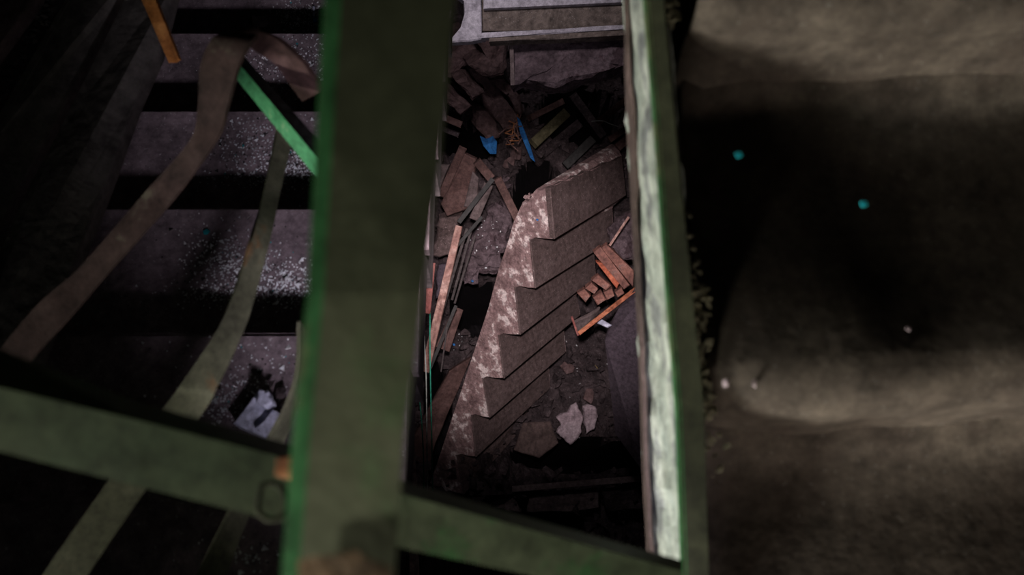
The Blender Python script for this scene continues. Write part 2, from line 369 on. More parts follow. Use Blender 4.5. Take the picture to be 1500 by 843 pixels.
# ------------------------------------------------------------ right flight, rising away from the eye
def right_flight():
    yaw = math.radians(3.3)
    t = thing('stair_flight', 'near blurred brown concrete flight with a peeling pale side, filling the right of the picture', 'stairs', P(1040, 580, .895))
    o = t.location; Rz = Matrix.Rotation(yaw, 3, 'Z')
    rnd = random.Random(3)
    for k in (-2, -1, 0, 1, 2):
        z = .17 * k; y = .3 * k
        # a worn tread with a rounded, chipped nosing and its riser, one grid of points
        prof = [(.32, .05), (.298, .04), (.275, .018), (.25, .005), (.2, 0), (.1, 0), (.03, 0), (.015, -.001), (.006, -.005), (.001, -.012), (0, -.022), (.004, -.06), (.004, -.11), (.004, -.19)]
        vs = []; fs = []; nx = 60
        for i in range(nx):
            x = i * 1.3 / (nx - 1)
            for (py, pz) in prof:
                q = Vector((x, y + py, z + pz)); d = noise.fractal(q * 14, 1, 2, 4) * .004
                if pz >= 0 or pz < -.02: q += Vector((0, d, d * .6))
                else: q += Vector((0, abs(d) * 2.2, -abs(d) * 1.6))
                if x < .09 and py < .05: q.y += (.09 - x) * .12 * (1 + noise.noise(q * 30)); q.z -= (.09 - x) * .08
                vs.append(o + Rz @ q)
            if i:
                for j in range(len(prof) - 1):
                    a = (i - 1) * len(prof) + j; b = i * len(prof) + j; fs.append((a, b, b + 1, a + 1))
        ob = obj('step', vs, fs, M['near'], t, smooth=True)
        md = ob.modifiers.new('s', 'SOLIDIFY'); md.thickness = .02
    # body of the flight below the steps
    bv = []; 
    for x in (.0, 1.3):
        for (y, z) in ((-.62, -.34), (.92, .43), (.92, .2), (-.62, -.57)): bv.append(o + Rz @ Vector((x, y, z - .22)))
    obj('waist_slab', bv, [(0, 1, 2, 3), (7, 6, 5, 4), (0, 4, 5, 1), (1, 5, 6, 2), (2, 6, 7, 3), (3, 7, 4, 0)], M['step'], t)
    # the stringer: peeling pale side, dark worn arris, green edge, dirty olive top
    ys = [-120 + i * 1080 / 40 for i in range(41)]
    def lerp(y, pts):
        for (a, xa), (b, xb) in zip(pts, pts[1:]):
            if y <= b or b == pts[-1][0]: return xa + (xb - xa) * (y - a) / (b - a)
    G = [(-120, 937), (0, 946), (200, 963), (421, 978), (600, 993), (960, 1006)]
    Rr = [(-120, 962), (0, 972), (200, 990), (421, 1013), (600, 1031), (960, 1042)]
    Lf = [(-120, 908), (0, 914), (200, 921), (300, 927), (500, 937), (700, 944), (960, 958)]
    def DT(y): return .855 + (y) / 843 * .045
    vs = []; fs = []; nc = 7
    for j, y in enumerate(ys):
        g = lerp(y, G); l = lerp(y, Lf)
        for c in range(nc):
            u = c / (nc - 1); x = l + (g - l) * u; D = DT(y) + .02 + (1 - u) * .2
            q = P(x, y, D); d = noise.fractal(q * 25, 1, 2, 4) * .005
            if c == 0: q = P(x + noise.noise(Vector((0, y * .02, 0))) * 6 + noise.noise(Vector((9, y * .1, 0))) * 3, y, D)
            vs.append(q + Vector((d, 0, 0)))
            if c and j: a = j * nc + c; fs.append((a - nc - 1, a - nc, a, a - 1))
    sd = obj('side_panel', vs, fs, M['pale'], t); sd['label'] = 'peeling pale green-grey painted side'
    md = sd.modifiers.new('s', 'SOLIDIFY'); md.thickness = .02; md.offset = 1
    # exposed dark layer along the lower arris
    st = []
    for i, y in enumerate(range(-60, 960, 30)):
        x = lerp(y, Lf); a = 3 + 7 * abs(noise.noise(Vector((4, y * .013, 1)))) ; b = 5 if y > 60 else 2
        st.append((x - b * .6, y, DT(y) + .23, x + a * (1.6 if 130 < y < 300 else .35), y, DT(y) + .16))
    e = ribbon('exposed_arris', st, .004, M['brownpaint'], t, 2); e['label'] = 'dark exposed layer where the paint has flaked off'
    st = [(lerp(y, G), y, DT(y), lerp(y, Rr), y, DT(y) - .004) for y in range(-120, 961, 120)]
    e = ribbon('edge_bar', st, .03, M['baroliv'], t, 2); e['label'] = 'dirty olive top of the stringer'
    st = [(lerp(y, G) - 5, y, DT(y) + .012, lerp(y, G) + 4, y, DT(y) - .001) for y in range(-120, 961, 120)]
    e = ribbon('green_edge', st, .01, M['green'], t, 2); e['label'] = 'green painted edge of the stringer'
    # plaster crust still sticking between bar and treads
    bm = bmesh.new()
    for _ in range(170):
        y = random.choice([random.gauss(455, 60), random.gauss(440, 60), random.gauss(15, 18), random.gauss(600, 50)])
        x = lerp(y, Rr) + abs(random.gauss(0, 10)); D = DT(y) + .012
        chunk_bm(bm, P(x, y, D) - t.location, random.uniform(.002, .006), .6, 7)
    cr_ = bm_obj('plaster_crust', bm, M['crust'], t); cr_['kind'] = 'stuff'
    return t
RF = right_flight()
for (x, y, s, l) in [(1083, 227, 6, 'bright teal paint chip nearer the peeling edge, on the near right tread'), (1266, 299, 6, 'teal paint chip farther right and lower on the near right tread')]:
    o = slab('paint_chip', [(x - s, y - s * .6, .868), (x + s * .4, y - s * .8, .868), (x + s, y + s * .3, .868), (x, y + s * .8, .868), (x - s * .7, y + s * .5, .868)], .002, M['teal'])
    tag(o, l, 'chip', 'teal chips on the near tread')
for (x, y, r, l) in [(1107, 562, 10, 'pale pebble at the lit edge of the near right step'), (1064, 560, 12, 'brownish chip at the very end of the lit near step edge'), (1330, 422 + 60, 7, 'faint grey crumb on the near right tread')]:
    tag(chunk('pebble', (x, y, .885), r * .7, M['plaster']), l, 'pebble', 'crumbs on the near right flight')

# ------------------------------------------------------------ green railing right in front of the lens
t = thing('stair_railing', 'out-of-focus olive-green steel railing post with its slanting crossbar, in front of everything', 'railing', P(500, 760, .45))
def post():
    rows = []
    for y, a, b, c in ((-160, 488, 512, 682), (0, 474, 500, 666), (220, 462, 486, 646), (430, 450, 474, 620), (640, 428, 454, 592), (843, 412, 438, 578), (960, 403, 430, 570)):
        D = .425 + max(0, 843 - y) / 843 * .03 + (max(0, 500 - y) / 500) ** 1.5 * .018
        rows.append([P(a, y, D + .02), P(b, y, D + .012), P(c, y, D), P(c, y, D + .026), P(a, y, D + .04)])
    vs = [v for r in rows for v in r]; fs = []
    fg = []
    for i in range(1, len(rows)):
        for k in range(5):
            j = (k + 1) % 5; fs.append(((i - 1) * 5 + k, (i - 1) * 5 + j, i * 5 + j, i * 5 + k))
    o = obj('post', vs, fs + [(0, 1, 2, 3, 4), tuple(range(len(vs) - 1, len(vs) - 6, -1))], M['olive'], t)
    o.data.materials.append(M['green'])
    for p in o.data.polygons:
        s = sorted(v % 5 for v in p.vertices)
        if len(s) == 4 and s == [0, 0, 1, 1]: p.material_index = 1
    o['label'] = 'upright flat post'
post()
def cross(name, sec):
    # sec: (x, y_back_top, y_edge, y_bottom, D)
    rows = [[P(x, a, D + .03), P(x, b, D), P(x, c, D + .004), P(x, c - 6, D + .03)] for x, a, b, c, D in sec]
    vs = [v for r in rows for v in r]; fs = [(0, 1, 2, 3), tuple(range(len(vs) - 1, len(vs) - 5, -1))]
    for i in range(1, len(rows)):
        for k in range(4):
            j = (k + 1) % 4; fs.append(((i - 1) * 4 + k, (i - 1) * 4 + j, i * 4 + j, i * 4 + k))
    return obj(name, vs, fs, M['crossolive'], t)
o = cross('crossbar', [(-80, 498, 552, 642, .60), (0, 512, 568, 662, .605), (200, 588, 616, 712, .62), (420, 650, 672, 768, .64), (600, 708, 728, 806, .66), (760, 755, 772, 840, .675), (1000, 822, 838, 900, .70)])
sub = slab('rust_patch', [(405, 672, .598), (428, 668, .598), (440, 685, .598), (425, 705, .598), (402, 697, .598)], .006, M['rust'], t)
tube('weld_loop', [(378, 735, .62), (385, 712, .62), (405, 710, .62), (418, 728, .62), (414, 755, .62), (395, 762, .62), (379, 750, .62), (378, 735, .62)], .002, M['baroliv'], t)
slab('rust_stain', ragged([(436, 822, .425), (520, 806, .418), (574, 834, .413), (566, 900, .411), (430, 900, .424)], 3, 5), .001, M['rustdark'], t)

# ------------------------------------------------------------ bent bars of the left railing
t = thing('bent_handrail', 'bent brown flat handrail curling over at its top, sweeping down across the dark left', 'handrail', P(200, 330, 1.25))
ribbon('rail', [(0, 513, 1.26, 36, 545, 1.26), (18, 489, 1.26, 50, 521, 1.26), (60, 441, 1.26, 100, 468, 1.26), (117, 391, 1.26, 160, 398, 1.26), (213, 281, 1.25, 262, 281, 1.24), (277, 207, 1.22, 318, 200, 1.2),
                (289, 160, 1.2, 334, 150, 1.18), (293, 97, 1.18, 350, 93, 1.16), (308, 60, 1.17, 364, 66, 1.155), (324, 47, 1.17, 376, 50, 1.16)], .006, M['brownbar'], t)
ribbon('curl', [(345, 50, 1.18, 376, 47, 1.17), (372, 74, 1.24, 392, 50, 1.24), (400, 92, 1.31, 412, 63, 1.26), (424, 124, 1.33, 443, 92, 1.28), (443, 149, 1.35, 472, 133, 1.31)], .006, M['curlbar'], t)
t = thing('green_strut', 'bright green square bar running down from the handrail curl to the post', 'bar', P(410, 170, 1.3))
def strut():
    a = [P(352, 76, 1.345), P(354, 98, 1.32), P(340, 108, 1.34)]; b = [P(490, 232, 1.225), P(490, 262, 1.2), P(484, 286, 1.22)]
    a.append(a[0] + a[2] - a[1]); b.append(b[0] + b[2] - b[1])
    o = obj('bar', a + b, [(0, 1, 2, 3), (7, 6, 5, 4), (0, 4, 5, 1), (1, 5, 6, 2), (2, 6, 7, 3), (3, 7, 4, 0)], M['brightgreen'], t)
    o.data.materials.append(M['black']); o.data.polygons[2].material_index = 1  # shaded upper face, its darkness put into the colour
strut()
t = thing('bent_baluster', 'long twisted olive flat baluster with a rust patch, curving down over the left treads', 'baluster', P(340, 480, 1.2))
ribbon('bar', [(409, 180, 1.38, 429, 195, 1.4), (404, 205, 1.37, 426, 215, 1.39), (387, 281, 1.3, 411, 281, 1.32), (373, 338, 1.22, 397, 348, 1.25), (357, 391, 1.2, 382, 405, 1.22), (333, 454, 1.18, 363, 470, 1.19),
               (308, 500, 1.17, 341, 520, 1.17), (267, 560, 1.16, 318, 566, 1.16), (248, 587, 1.16, 302, 597, 1.16), (163, 699, 1.15, 217, 712, 1.15), (60, 845, 1.13, 127, 843, 1.13), (10, 920, 1.12, 75, 920, 1.12)], .005, M['olivebar'], t)
t2 = thing('bent_baluster', 'thin curved green-edged baluster nearest the post, lower left', 'baluster', P(400, 640, 1.25))
ribbon('bar', [(440, 470, 1.3, 447, 480, 1.36), (438, 540, 1.28, 446, 545, 1.34), (424, 589, 1.26, 434, 600, 1.32), (400, 636, 1.24, 414, 655, 1.3), (338, 749, 1.2, 363, 762, 1.23), (287, 843, 1.17, 333, 843, 1.18), (250, 915, 1.15, 300, 915, 1.15)], .005, M['olivebar'], t2)

# ------------------------------------------------------------ planks at far left
def T(o, l, c, g=None): return tag(o, l, c, g)
T(slab('plank', [(215, -40, 1.75), (262, -40, 1.75), (233, 70, 1.7), (200, 143, 1.66), (150, 281, 1.58), (98, 408, 1.5), (40, 560, 1.42), (-60, 560, 1.42), (-60, 480, 1.45), (0, 367, 1.53), (35, 285, 1.58), (80, 200, 1.64), (135, 100, 1.7), (182, 0, 1.75)], .03, M['plank']), 'wide dark grey plank leaning rightmost at the far left', 'plank', 'dark leaning planks')
T(slab('plank', [(118, -40, 1.78), (190, -40, 1.78), (167, 8, 1.77), (90, 160, 1.7), (0, 328, 1.62), (-60, 440, 1.56), (-60, 268, 1.63), (0, 163, 1.7), (95, 0, 1.77)], .03, M['plank']), 'middle dark plank with long splits, just left of the widest one', 'plank', 'dark leaning planks')
T(slab('plank', [(-60, -40, 1.8), (70, -40, 1.8), (48, 0, 1.78), (0, 66, 1.74), (-60, 150, 1.7)], .03, M['greywood']), 'brownish plank cut off by the upper left corner', 'plank', 'dark leaning planks')
for a, b, l in [((102, 0, 1.765), (-10, 215, 1.655), 'long raised splinter along the left edge of the middle plank'), ((62, 100, 1.73), (4, 205, 1.665), 'shorter splinter lower on the middle plank'), ((196, 18, 1.745), (110, 165, 1.665), 'splinter on the upper left edge of the widest plank')]:
    T(bar('splinter', a, b, 3.5, .006, M['plank'], roll=.3), l, 'splinter')
bm = bmesh.new()
for _ in range(120):
    u = random.random(); x = 75 - u * 90 + random.gauss(0, 6); y = u * 150 + random.gauss(0, 10)
    chunk_bm(bm, P(x, y, 1.83), random.uniform(.004, .012), .6, 7)
tag(bm_obj('crumbled_filling', bm, M['step']), 'dark crumbled filling in the gap between the two leftmost planks', 'rubble', kind='stuff')
T(slab('wooden_strip', [(199, -30, 1.5), (221, -30, 1.5), (228, 0, 1.5), (263, 88, 1.52), (257, 92, 1.52), (247, 92, 1.52), (207, 0, 1.5)], .012, M['orangewood']), 'orange-brown wooden strip hanging into the black gap at top left', 'strip')

# ------------------------------------------------------------ collapsed flight in the well
def sideD(x, y): return 5.5 - .0038 * (x - 784) + .00173 * (y - 422)
def sp(x, y): return (x, y, sideD(x, y))
t = thing('collapsed_stair_flight', 'broken-off concrete flight of steps with a white-spotted sawtooth side, lying in the well', 'stairs', P(740, 520, 6.1))
tips = [(812, 350), (784, 422), (762, 490), (738, 554), (717, 612), (697, 669), (679, 724), (660, 778)]
inner = [(805, 274), (776, 348), (754, 419), (730, 489), (706, 552), (690, 606), (668, 665), (652, 718)]
ends = [(917, 286), (899, 350), (873, 405), (850, 461), (829, 515), (806, 568), (776, 615), (752, 655)]
endsin = [(911, 230), (897, 303), (870, 366), (844, 430), (826, 482), (804, 534), (783, 585), (756, 625)]
EX = .62
def fallen():
    front = [P(*sp(*inner[0]))]
    back = [P(endsin[0][0], endsin[0][1], sideD(*inner[0]) + EX)]
    for i, tp in enumerate(tips):
        front.append(P(*sp(*tp))); back.append(P(*ends[i], sideD(*tp) + EX))
        if i + 1 < len(tips):
            a = inner[i + 1]; b = tp
            for u, dy in ((.35, 0), (.75, -1.5), (.93, 0), ):   # the rounded cove under each nosing
                q = (b[0] + (a[0] - b[0]) * u, b[1] + (a[1] - b[1]) * u + dy + 1.5 * u)
                front.append(P(*sp(*q)))
                e0 = ends[i]; e1 = endsin[i + 1]; back.append(P(e0[0] + (e1[0] - e0[0]) * u, e0[1] + (e1[1] - e0[1]) * u, sideD(*q) + EX))
            front.append(P(*sp(a[0] + .5, a[1] + 5))); back.append(P(endsin[i + 1][0], endsin[i + 1][1] + 3, sideD(*a) + EX))
    # soffit, broken head
    sof = [(600, 790), (622, 730), (640, 680), (650, 650), (683, 550), (716, 450), (729, 400), (745, 352), (752, 327), (766, 296), (772, 298), (778, 291), (781, 283), (786, 277), (794, 279)]
    for x, y in sof:
        front.append(P(*sp(x, y))); b = P(x + 110, y - 66, sideD(x, y) + EX); back.append(b)
    n = len(front)
    # subdivide the side face inside by triangulation; keep it a single clean ngon
    vs = front + back
    fs = [tuple(range(n)), tuple(range(2 * n - 1, n - 1, -1))] + [(i, n + i, n + (i + 1) % n, (i + 1) % n) for i in range(n)]
    o = obj('body', vs, fs, M['sidecon'], t); o['label'] = 'worn pinkish sawtooth side with white spots'
    bm = bmesh.new(); bm.from_mesh(o.data); bmesh.ops.triangulate(bm, faces=[f for f in bm.faces if len(f.verts) > 4]); bm.to_mesh(o.data); bm.free()
    for i, tp in enumerate(tips):
        a = inner[i]; ie = endsin[i]; e = ends[i]
        Da, Dt = sideD(*a), sideD(*tp)
        pts = [(a[0] + 1, a[1] + 2, Da), (tp[0] + .5, tp[1] + 1, Dt), (e[0], e[1] + 1, Dt + EX), (ie[0], ie[1], Da + EX)]
        if i == 0:
            top = [(897, 238), (889, 239), (878, 246), (868, 252), (860, 251), (852, 258), (843, 259), (836, 266), (826, 267), (818, 272)]
            pts = pts[:3] + [pts[3]] + [(x, y, Da + EX * (x - 805) / 106) for x, y in top]
        Q = [P(*q) for q in pts]; up = 5 if i == 0 else 1
        lift = (camo.location - P(800, 450, 5.8)).normalized() * .005
        vs, fs = slab_mesh([q + lift * up for q in Q], .018 * min(up, 2), .004)
        ob = obj('tread', vs, fs, M['falltread'], t)
fallen()
# broken plaster crumbs on the head of the flight
bm = bmesh.new()
for _ in range(60):
    u = random.random(); x = 768 + u * 140; y = 294 - u * 60 if u > .25 else 294 - u * 70
    chunk_bm(bm, P(x + random.gauss(0, 2), y + random.gauss(0, 1.5) - 1, 5.35 + max(0, u - .25) * .8) - t.location, random.uniform(.006, .018), .7, 7)
o = bm_obj('broken_edge', bm, M['sidecon'], t); o['kind'] = 'stuff'

# ------------------------------------------------------------ top of the well: painted frame, plaster block, mud
t = thing('painted_frame', 'white-painted wooden frame with a dull brown panel at the top of the well', 'frame', P(790, 30, 4.4))
slab('stile', [(664, -60, 4.42), (708, -60, 4.42), (705, 0, 4.4), (706, 50, 4.38), (712, 56, 4.37), (690, 60, 4.37), (657, 62, 4.37), (674, 42, 4.38), (680, 20, 4.39), (679, 0, 4.4), (666, -10, 4.4)], .05, M['white'], t)
slab('panel', [(706, -60, 4.45), (925, -60, 4.45), (925, 42, 4.42), (706, 46, 4.42)], .03, M['brownpanel'], t)
slab('middle_rail', [(708, -50, 4.41), (925, -58, 4.41), (925, 3, 4.4), (708, 13, 4.4)], .04, M['white'], t)
slab('moulding', ragged([(704, 48, 4.36), (925, 36, 4.36), (925, 42, 4.36), (704, 56, 4.36)], 4, .8), .05, M['white'], t)
slab('bottom_rail', ragged([(716, 52, 4.37), (925, 41, 4.37), (925, 51, 4.36), (716, 61, 4.36)], 4, .6), .04, M['brownpanel'], t)
T(roughen(slab('plaster_block', ragged([(747, 50, 4.46), (925, 40, 4.46), (920, 96, 4.44), (867, 110, 4.44), (831, 121, 4.44), (813, 127, 4.44), (766, 119, 4.44), (749, 126, 4.44)], 3, 1.6), .14, M['lilac'], cham=.02), .022), 'mottled lilac-grey plaster block directly under the painted frame', 'plaster')
bar('board', (749, 56, 4.43), (751, 125, 4.42), 6, .03, M['greywood']); o = bpy.context.scene.objects['board']
T(o, 'short pale board edge on the left end of the mottled block', 'board')
t = thing('cracked_mud_mass', 'cracked brown mass of caked mud between the green post and the mottled block', 'mud', P(710, 130, 5.9))
for q in [[(658, 82), (693, 61), (713, 80), (684, 96), (663, 116), (652, 114)], [(697, 61), (742, 64), (740, 112), (717, 116), (688, 97), (716, 81)], [(667, 120), (684, 114), (711, 137), (693, 149)],
          [(688, 102), (711, 111), (736, 139), (761, 173), (749, 203), (712, 158), (700, 128)], [(719, 120), (741, 115), (762, 142), (764, 170), (739, 138)], [(652, 126), (692, 157), (676, 174), (648, 150)],
          [(700, 165), (722, 172), (736, 200), (720, 214), (700, 190)]]:
    d = random.uniform(5.7, 6.0)
    roughen(slab('plate', ragged([(x, y, d + (y - 130) * .002 + (x - 700) * .001) for x, y in q], 3, .8), .45, M['mud'], t, cham=.02), .02)
for q, l in [([(703, 200), (712, 204), (716, 203), (722, 200), (728, 208), (727, 226), (718, 226), (708, 214)], 'blue cloth scrap half buried, lower left of the two'),
             ([(757, 171), (762, 176), (769, 193), (777, 215), (784, 238), (777, 232), (770, 215), (762, 196)], 'slim bright blue cloth strip beside the twig nest')]:
    T(slab('blue_cloth', [(x, y, 5.55 + (y - 170) * .002) for x, y in q], .012, M['blue']), l, 'cloth', 'blue cloth scraps')
t = thing('twig_nest', 'small tangle of brown twigs left of the bright blue strip', 'twigs', P(752, 190, 5.55))
for _ in range(26):
    a = random.uniform(0, 6.28); x = 752 + random.gauss(0, 6); y = 192 + random.gauss(0, 12); r = random.uniform(5, 12)
    bar('twig', (x - r * math.cos(a), y - r * math.sin(a), 5.6 + random.uniform(-.05, .05)), (x + r * math.cos(a), y + r * math.sin(a), 5.6 + random.uniform(-.05, .05)), 1.6, .006, M['rust'] if random.random() < .4 else M['wood'], t)

BO = [ # (name, a, b, w, thick, mat, label, cat)
 ('timber', (783, 209, 5.9), (831, 164, 6.0), 15, .05, 'greenwood', 'greenish-brown timber sloping up beside the blue strip', 'timber'),
 ('timber', (778, 172, 6.1), (826, 148, 6.2), 9, .05, 'wood', 'dark timber just above the greenish one', 'timber'),
 ('timber', (874, 181, 6.0), (922, 143, 5.9), 10, .06, 'wood', 'pinkish-brown timber reaching the pale stringer, high on the right', 'timber'),
 ('timber', (828, 243, 6.1), (869, 203, 6.1), 13, .05, 'black', 'nearly black timber just above the broken head of the collapsed flight', 'timber'),
 ('timber', (893, 205, 5.8), (920, 186, 5.8), 9, .05, 'wood', 'short dark timber with white droppings beside the stringer', 'timber'),
 ('timber', (905, 216, 5.7), (925, 198, 5.7), 12, .05, 'wood', 'stubby brown timber end below the white-spotted one', 'timber'),
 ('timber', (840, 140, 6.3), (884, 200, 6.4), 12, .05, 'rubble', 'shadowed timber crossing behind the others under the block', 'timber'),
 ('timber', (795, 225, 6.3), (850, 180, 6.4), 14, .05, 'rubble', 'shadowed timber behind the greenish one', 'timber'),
 ('board', (677, 219, 5.6), (646, 288, 5.8), 12, .03, 'wood', 'narrow brown board with white marks, leftmost of the splintered boards', 'board'),
 ('board', (699, 237, 5.55), (720, 262, 5.6), 13, .03, 'wood', 'short brown board end above the crossed bars', 'board'),
 ('board', (729, 262, 5.6), (759, 323, 5.7), 12, .03, 'wood', 'brown board leaning against the head of the collapsed flight', 'board'),
 ('board', (722, 262, 5.5), (672, 326, 5.5), 7, .04, 'black', 'black strip put in for the dark gap running diagonally across the reddish panel', 'board'),  # dark gap between the pieces, painted in as a black strip
 ('board', (716, 270, 5.65), (694, 322, 5.7), 14, .03, 'greywood', 'grey board behind the black diagonal gap strip', 'board'),
 ('timber', (640, 168, 5.9), (676, 183, 5.9), 10, .05, 'wood', 'dark timber end next to the green post below the mud', 'timber'),
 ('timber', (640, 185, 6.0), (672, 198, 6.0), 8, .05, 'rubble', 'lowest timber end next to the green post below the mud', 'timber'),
]
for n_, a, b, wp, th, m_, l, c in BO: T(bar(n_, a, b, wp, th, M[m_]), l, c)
SL = [
 ('panel', [(680, 226, 5.6), (697, 234, 5.6), (694, 260, 5.65), (688, 306, 5.75), (672, 312, 5.8), (654, 318, 5.8), (645, 300, 5.8), (660, 268, 5.7)], .04, 'wood', 'reddish-brown broken panel between the splintered boards', 'panel'),
 ('panel', [(620, 240, 5.9), (659, 241, 5.9), (641, 284, 5.9), (630, 290, 5.9)], .04, 'greywood', 'pale grey panel corner just right of the green post', 'panel'),
 ('panel', [(692, 252, 5.62), (701, 262, 5.62), (700, 300, 5.7), (690, 306, 5.72), (679, 304, 5.7)], .03, 'greywood', 'rounded grey-brown panel on top of the reddish panel', 'panel'),
 ('concrete_piece', [(644, 322, 5.9), (677, 316, 5.9), (661, 376, 6.0), (636, 374, 6.0)], .1, 'falltread', 'smooth grey-brown concrete piece behind the long speckled bar', 'concrete'),
 ('concrete_piece', [(640, 386, 6.1), (663, 385, 6.1), (656, 430, 6.1), (640, 436, 6.1)], .1, 'wallgrey', 'lilac-grey concrete piece below the smooth one', 'concrete'),
 ('rock', [(684, 352, 6.1), (700, 330, 6.1), (726, 300, 6.0), (748, 318, 6.0), (735, 370, 6.1), (686, 371, 6.1)], .2, 'lilac', 'rough purple-grey rock left of the collapsed flight', 'rock'),
 ('rock', [(684, 373, 6.05), (735, 371, 6.05), (727, 398, 6.15), (698, 405, 6.15), (697, 414, 6.15), (678, 420, 6.15)], .15, 'lilac', 'lower rough rock with a straight top edge and notched bottom', 'rock'),
 ('plank', [(658, 545, 6.3), (690, 525, 6.3), (664, 588, 6.4), (638, 650, 6.5), (625, 700, 6.6), (600, 700, 6.6), (606, 640, 6.5)], .05, 'wood', 'broad brown plank lying along the foot of the collapsed flight', 'plank'),
 ('grey_panel', [(929, 424, 5.6), (960, 415, 5.6), (960, 730, 6.2), (940, 690, 6.2), (901, 637, 6.3), (897, 566, 6.2), (885, 498, 5.95), (890, 480, 5.9), (905, 452, 5.75)], .08, 'wallgrey', 'smooth purple-grey wall panel leaning beside the pale stringer', 'panel'),
 ('tile', [(880, 467, 5.8), (897, 477, 5.8), (890, 481, 5.8), (875, 474, 5.8)], .012, 'bluewhite', 'small blue-white tile below the orange angle bar', 'tile'),
 ('plaster_piece', [(813, 611, 6.7), (832, 605, 6.7), (836, 594, 6.7), (844, 590, 6.7), (853, 608, 6.7), (853, 634, 6.7), (835, 652, 6.7), (816, 634, 6.7), (823, 624, 6.7)], .05, 'plaster', 'larger jagged white plaster piece on the rubble floor', 'plaster'),
 ('plaster_piece', [(855, 597, 6.7), (872, 596, 6.7), (876, 611, 6.7), (870, 629, 6.7), (859, 637, 6.7)], .05, 'plaster', 'smaller greyer plaster piece right of the jagged one', 'plaster'),
 ('concrete_piece', [(773, 727, 6.82), (877, 719, 6.82), (879, 745, 6.82), (830, 752, 6.82), (773, 750, 6.82)], .12, 'greywood', 'flat dark concrete slab under the long ledge, above the crossbar', 'concrete'),
 ('concrete_piece', [(881, 720, 6.82), (960, 708, 6.82), (960, 745, 6.82), (890, 748, 6.82)], .1, 'rubble', 'rough dark slab at the right end below the ledge', 'concrete'),
 ('concrete_piece', [(716, 730, 6.82), (744, 718, 6.82), (757, 738, 6.82), (765, 752, 6.82), (720, 745, 6.82)], .1, 'greywood', 'pointed dark concrete lump left of the flat slab', 'concrete'),
 ('brown_sheet', [(766, 620, 6.76), (806, 618, 6.76), (818, 650, 6.76), (790, 672, 6.76), (752, 660, 6.76)], .03, 'brownpaint', 'dark reddish sheet left of the jagged plaster piece', 'sheet'),
 ('steel_sheet', [(841, 474, 5.85), (877, 455, 5.85), (880, 452, 5.85), (870, 470, 5.9), (848, 488, 5.9)], .02, 'greywood', 'thin grey sheet edge left of the orange angle bar', 'sheet'),
 ('debris_slab', [(893, 345, 5.9), (905, 318, 5.9), (940, 300, 5.9), (940, 385, 5.9), (915, 372, 5.9), (892, 360, 5.9)], .1, 'lilac', 'grey crusted slab between collapsed flight and stringer above the bricks', 'slab'),
]
for n_, px, th, m_, l, c in SL:
    o = slab(n_, ragged(px, 3, .6) if n_ not in ('tile', 'grey_panel') else px, th, M[m_], cham=.008); T(o, l, c)
    if n_ in ('rock', 'debris_slab', 'concrete_piece', 'plaster_piece'): roughen(o, .05 if n_ in ('rock', 'debris_slab') else .018)
o = bar('ledge', (750, 717, 6.72), (945, 701, 6.72), 9, .1, M['greywood']); T(o, 'long narrow concrete ledge across the bottom of the well', 'ledge')

# bars and wires left of the collapsed flight
T(bar('flat_bar', (672, 331, 5.3), (622, 545, 5.3), 10, .02, M['speckbar'], roll=.2, wpx2=13), 'long speckled red-brown flat bar slanting down left of the rocks', 'bar')
T(bar('flat_bar', (631, 385, 4.6), (622, 459, 4.6), 14, .03, M['redbar'], wpx2=17), 'short dark red bar close to the green post', 'bar')
T(ribbon('flat_bar', [(600, 510, 4, 604, 510, 4.03), (596, 545, 4, 603, 545, 4.02), (591, 599, 4, 603, 599, 4), (597, 706, 4, 610, 706, 4), (599, 760, 4, 611, 760, 4), (600, 843, 4, 614, 843, 4), (601, 900, 4, 615, 900, 4)], .012, M['pinkbar']), 'bright pale pink flat bar hugging the right edge of the green post', 'bar')
for a, b, wp, l in [((706, 318, 5.4), (668, 362, 5.4), 5, 'thick black rod crossing the top of the speckled bar'), ((690, 338, 5.5), (662, 440, 5.5), 3.5, 'upper thin dark rod parallel to the speckled bar'),
                    ((696, 345, 5.6), (666, 445, 5.6), 3, 'thin dark rod nearest the rocks'), ((684, 335, 5.45), (644, 470, 5.45), 4, 'thin dark rod touching the speckled bar'), ((668, 448, 5.5), (630, 540, 5.5), 5, 'black rod in the lower part beside the black hollow'),
                    ((655, 480, 5.5), (646, 545, 5.5), 2, 'short thin rod above the broad plank')]:
    T(bar('steel_rod', a, b, wp, .015, M['black'] if 'black' in l else M['darksteel']), l, 'rod')
T(bar('board', (672, 452, 5.9), (648, 512, 5.9), 14, .03, M['wood'], wpx2=22), 'brown board in the shade beside the black hollow', 'board')
W = [([(618, 492, 4.6), (612, 530, 4.6), (613, 570, 4.6), (617, 610, 4.6), (620, 660, 4.6), (621, 720, 4.6)], 'wire', 'leftmost of the three hanging wires, green and bowed'),
     ([(621, 490, 4.7), (624, 545, 4.7), (625, 600, 4.7), (626, 720, 4.7)], 'palewire', 'paler middle one of the three hanging wires'),
     ([(630, 455, 4.65), (630, 520, 4.65), (632, 620, 4.65), (634, 720, 4.65)], 'wire', 'rightmost straight green one of the three hanging wires')]
for pts, m_, l in W: T(tube('hanging_wire', pts, .0032, M[m_]), l, 'wire', 'hanging wires by the post')
T(tube('hanging_wire', [(612, 500, 4.2), (605, 520, 4.2), (600, 560, 4.2), (598, 600, 4.2)], .002, M['palewire']), 'thin olive cord bowing out from behind the post', 'wire')
T(tube('loose_wire', [(866, 178, 5.6), (882, 177, 5.6), (895, 182, 5.6), (908, 186, 5.6)], .003, M['palewire']), 'thin pale wire between two timbers at upper right', 'wire')
T(bar('wooden_lath', (921, 318, 5.6), (893, 360, 5.6), 3.4, .015, M['speckbar']), 'thin pinkish lath above the bricks', 'lath')
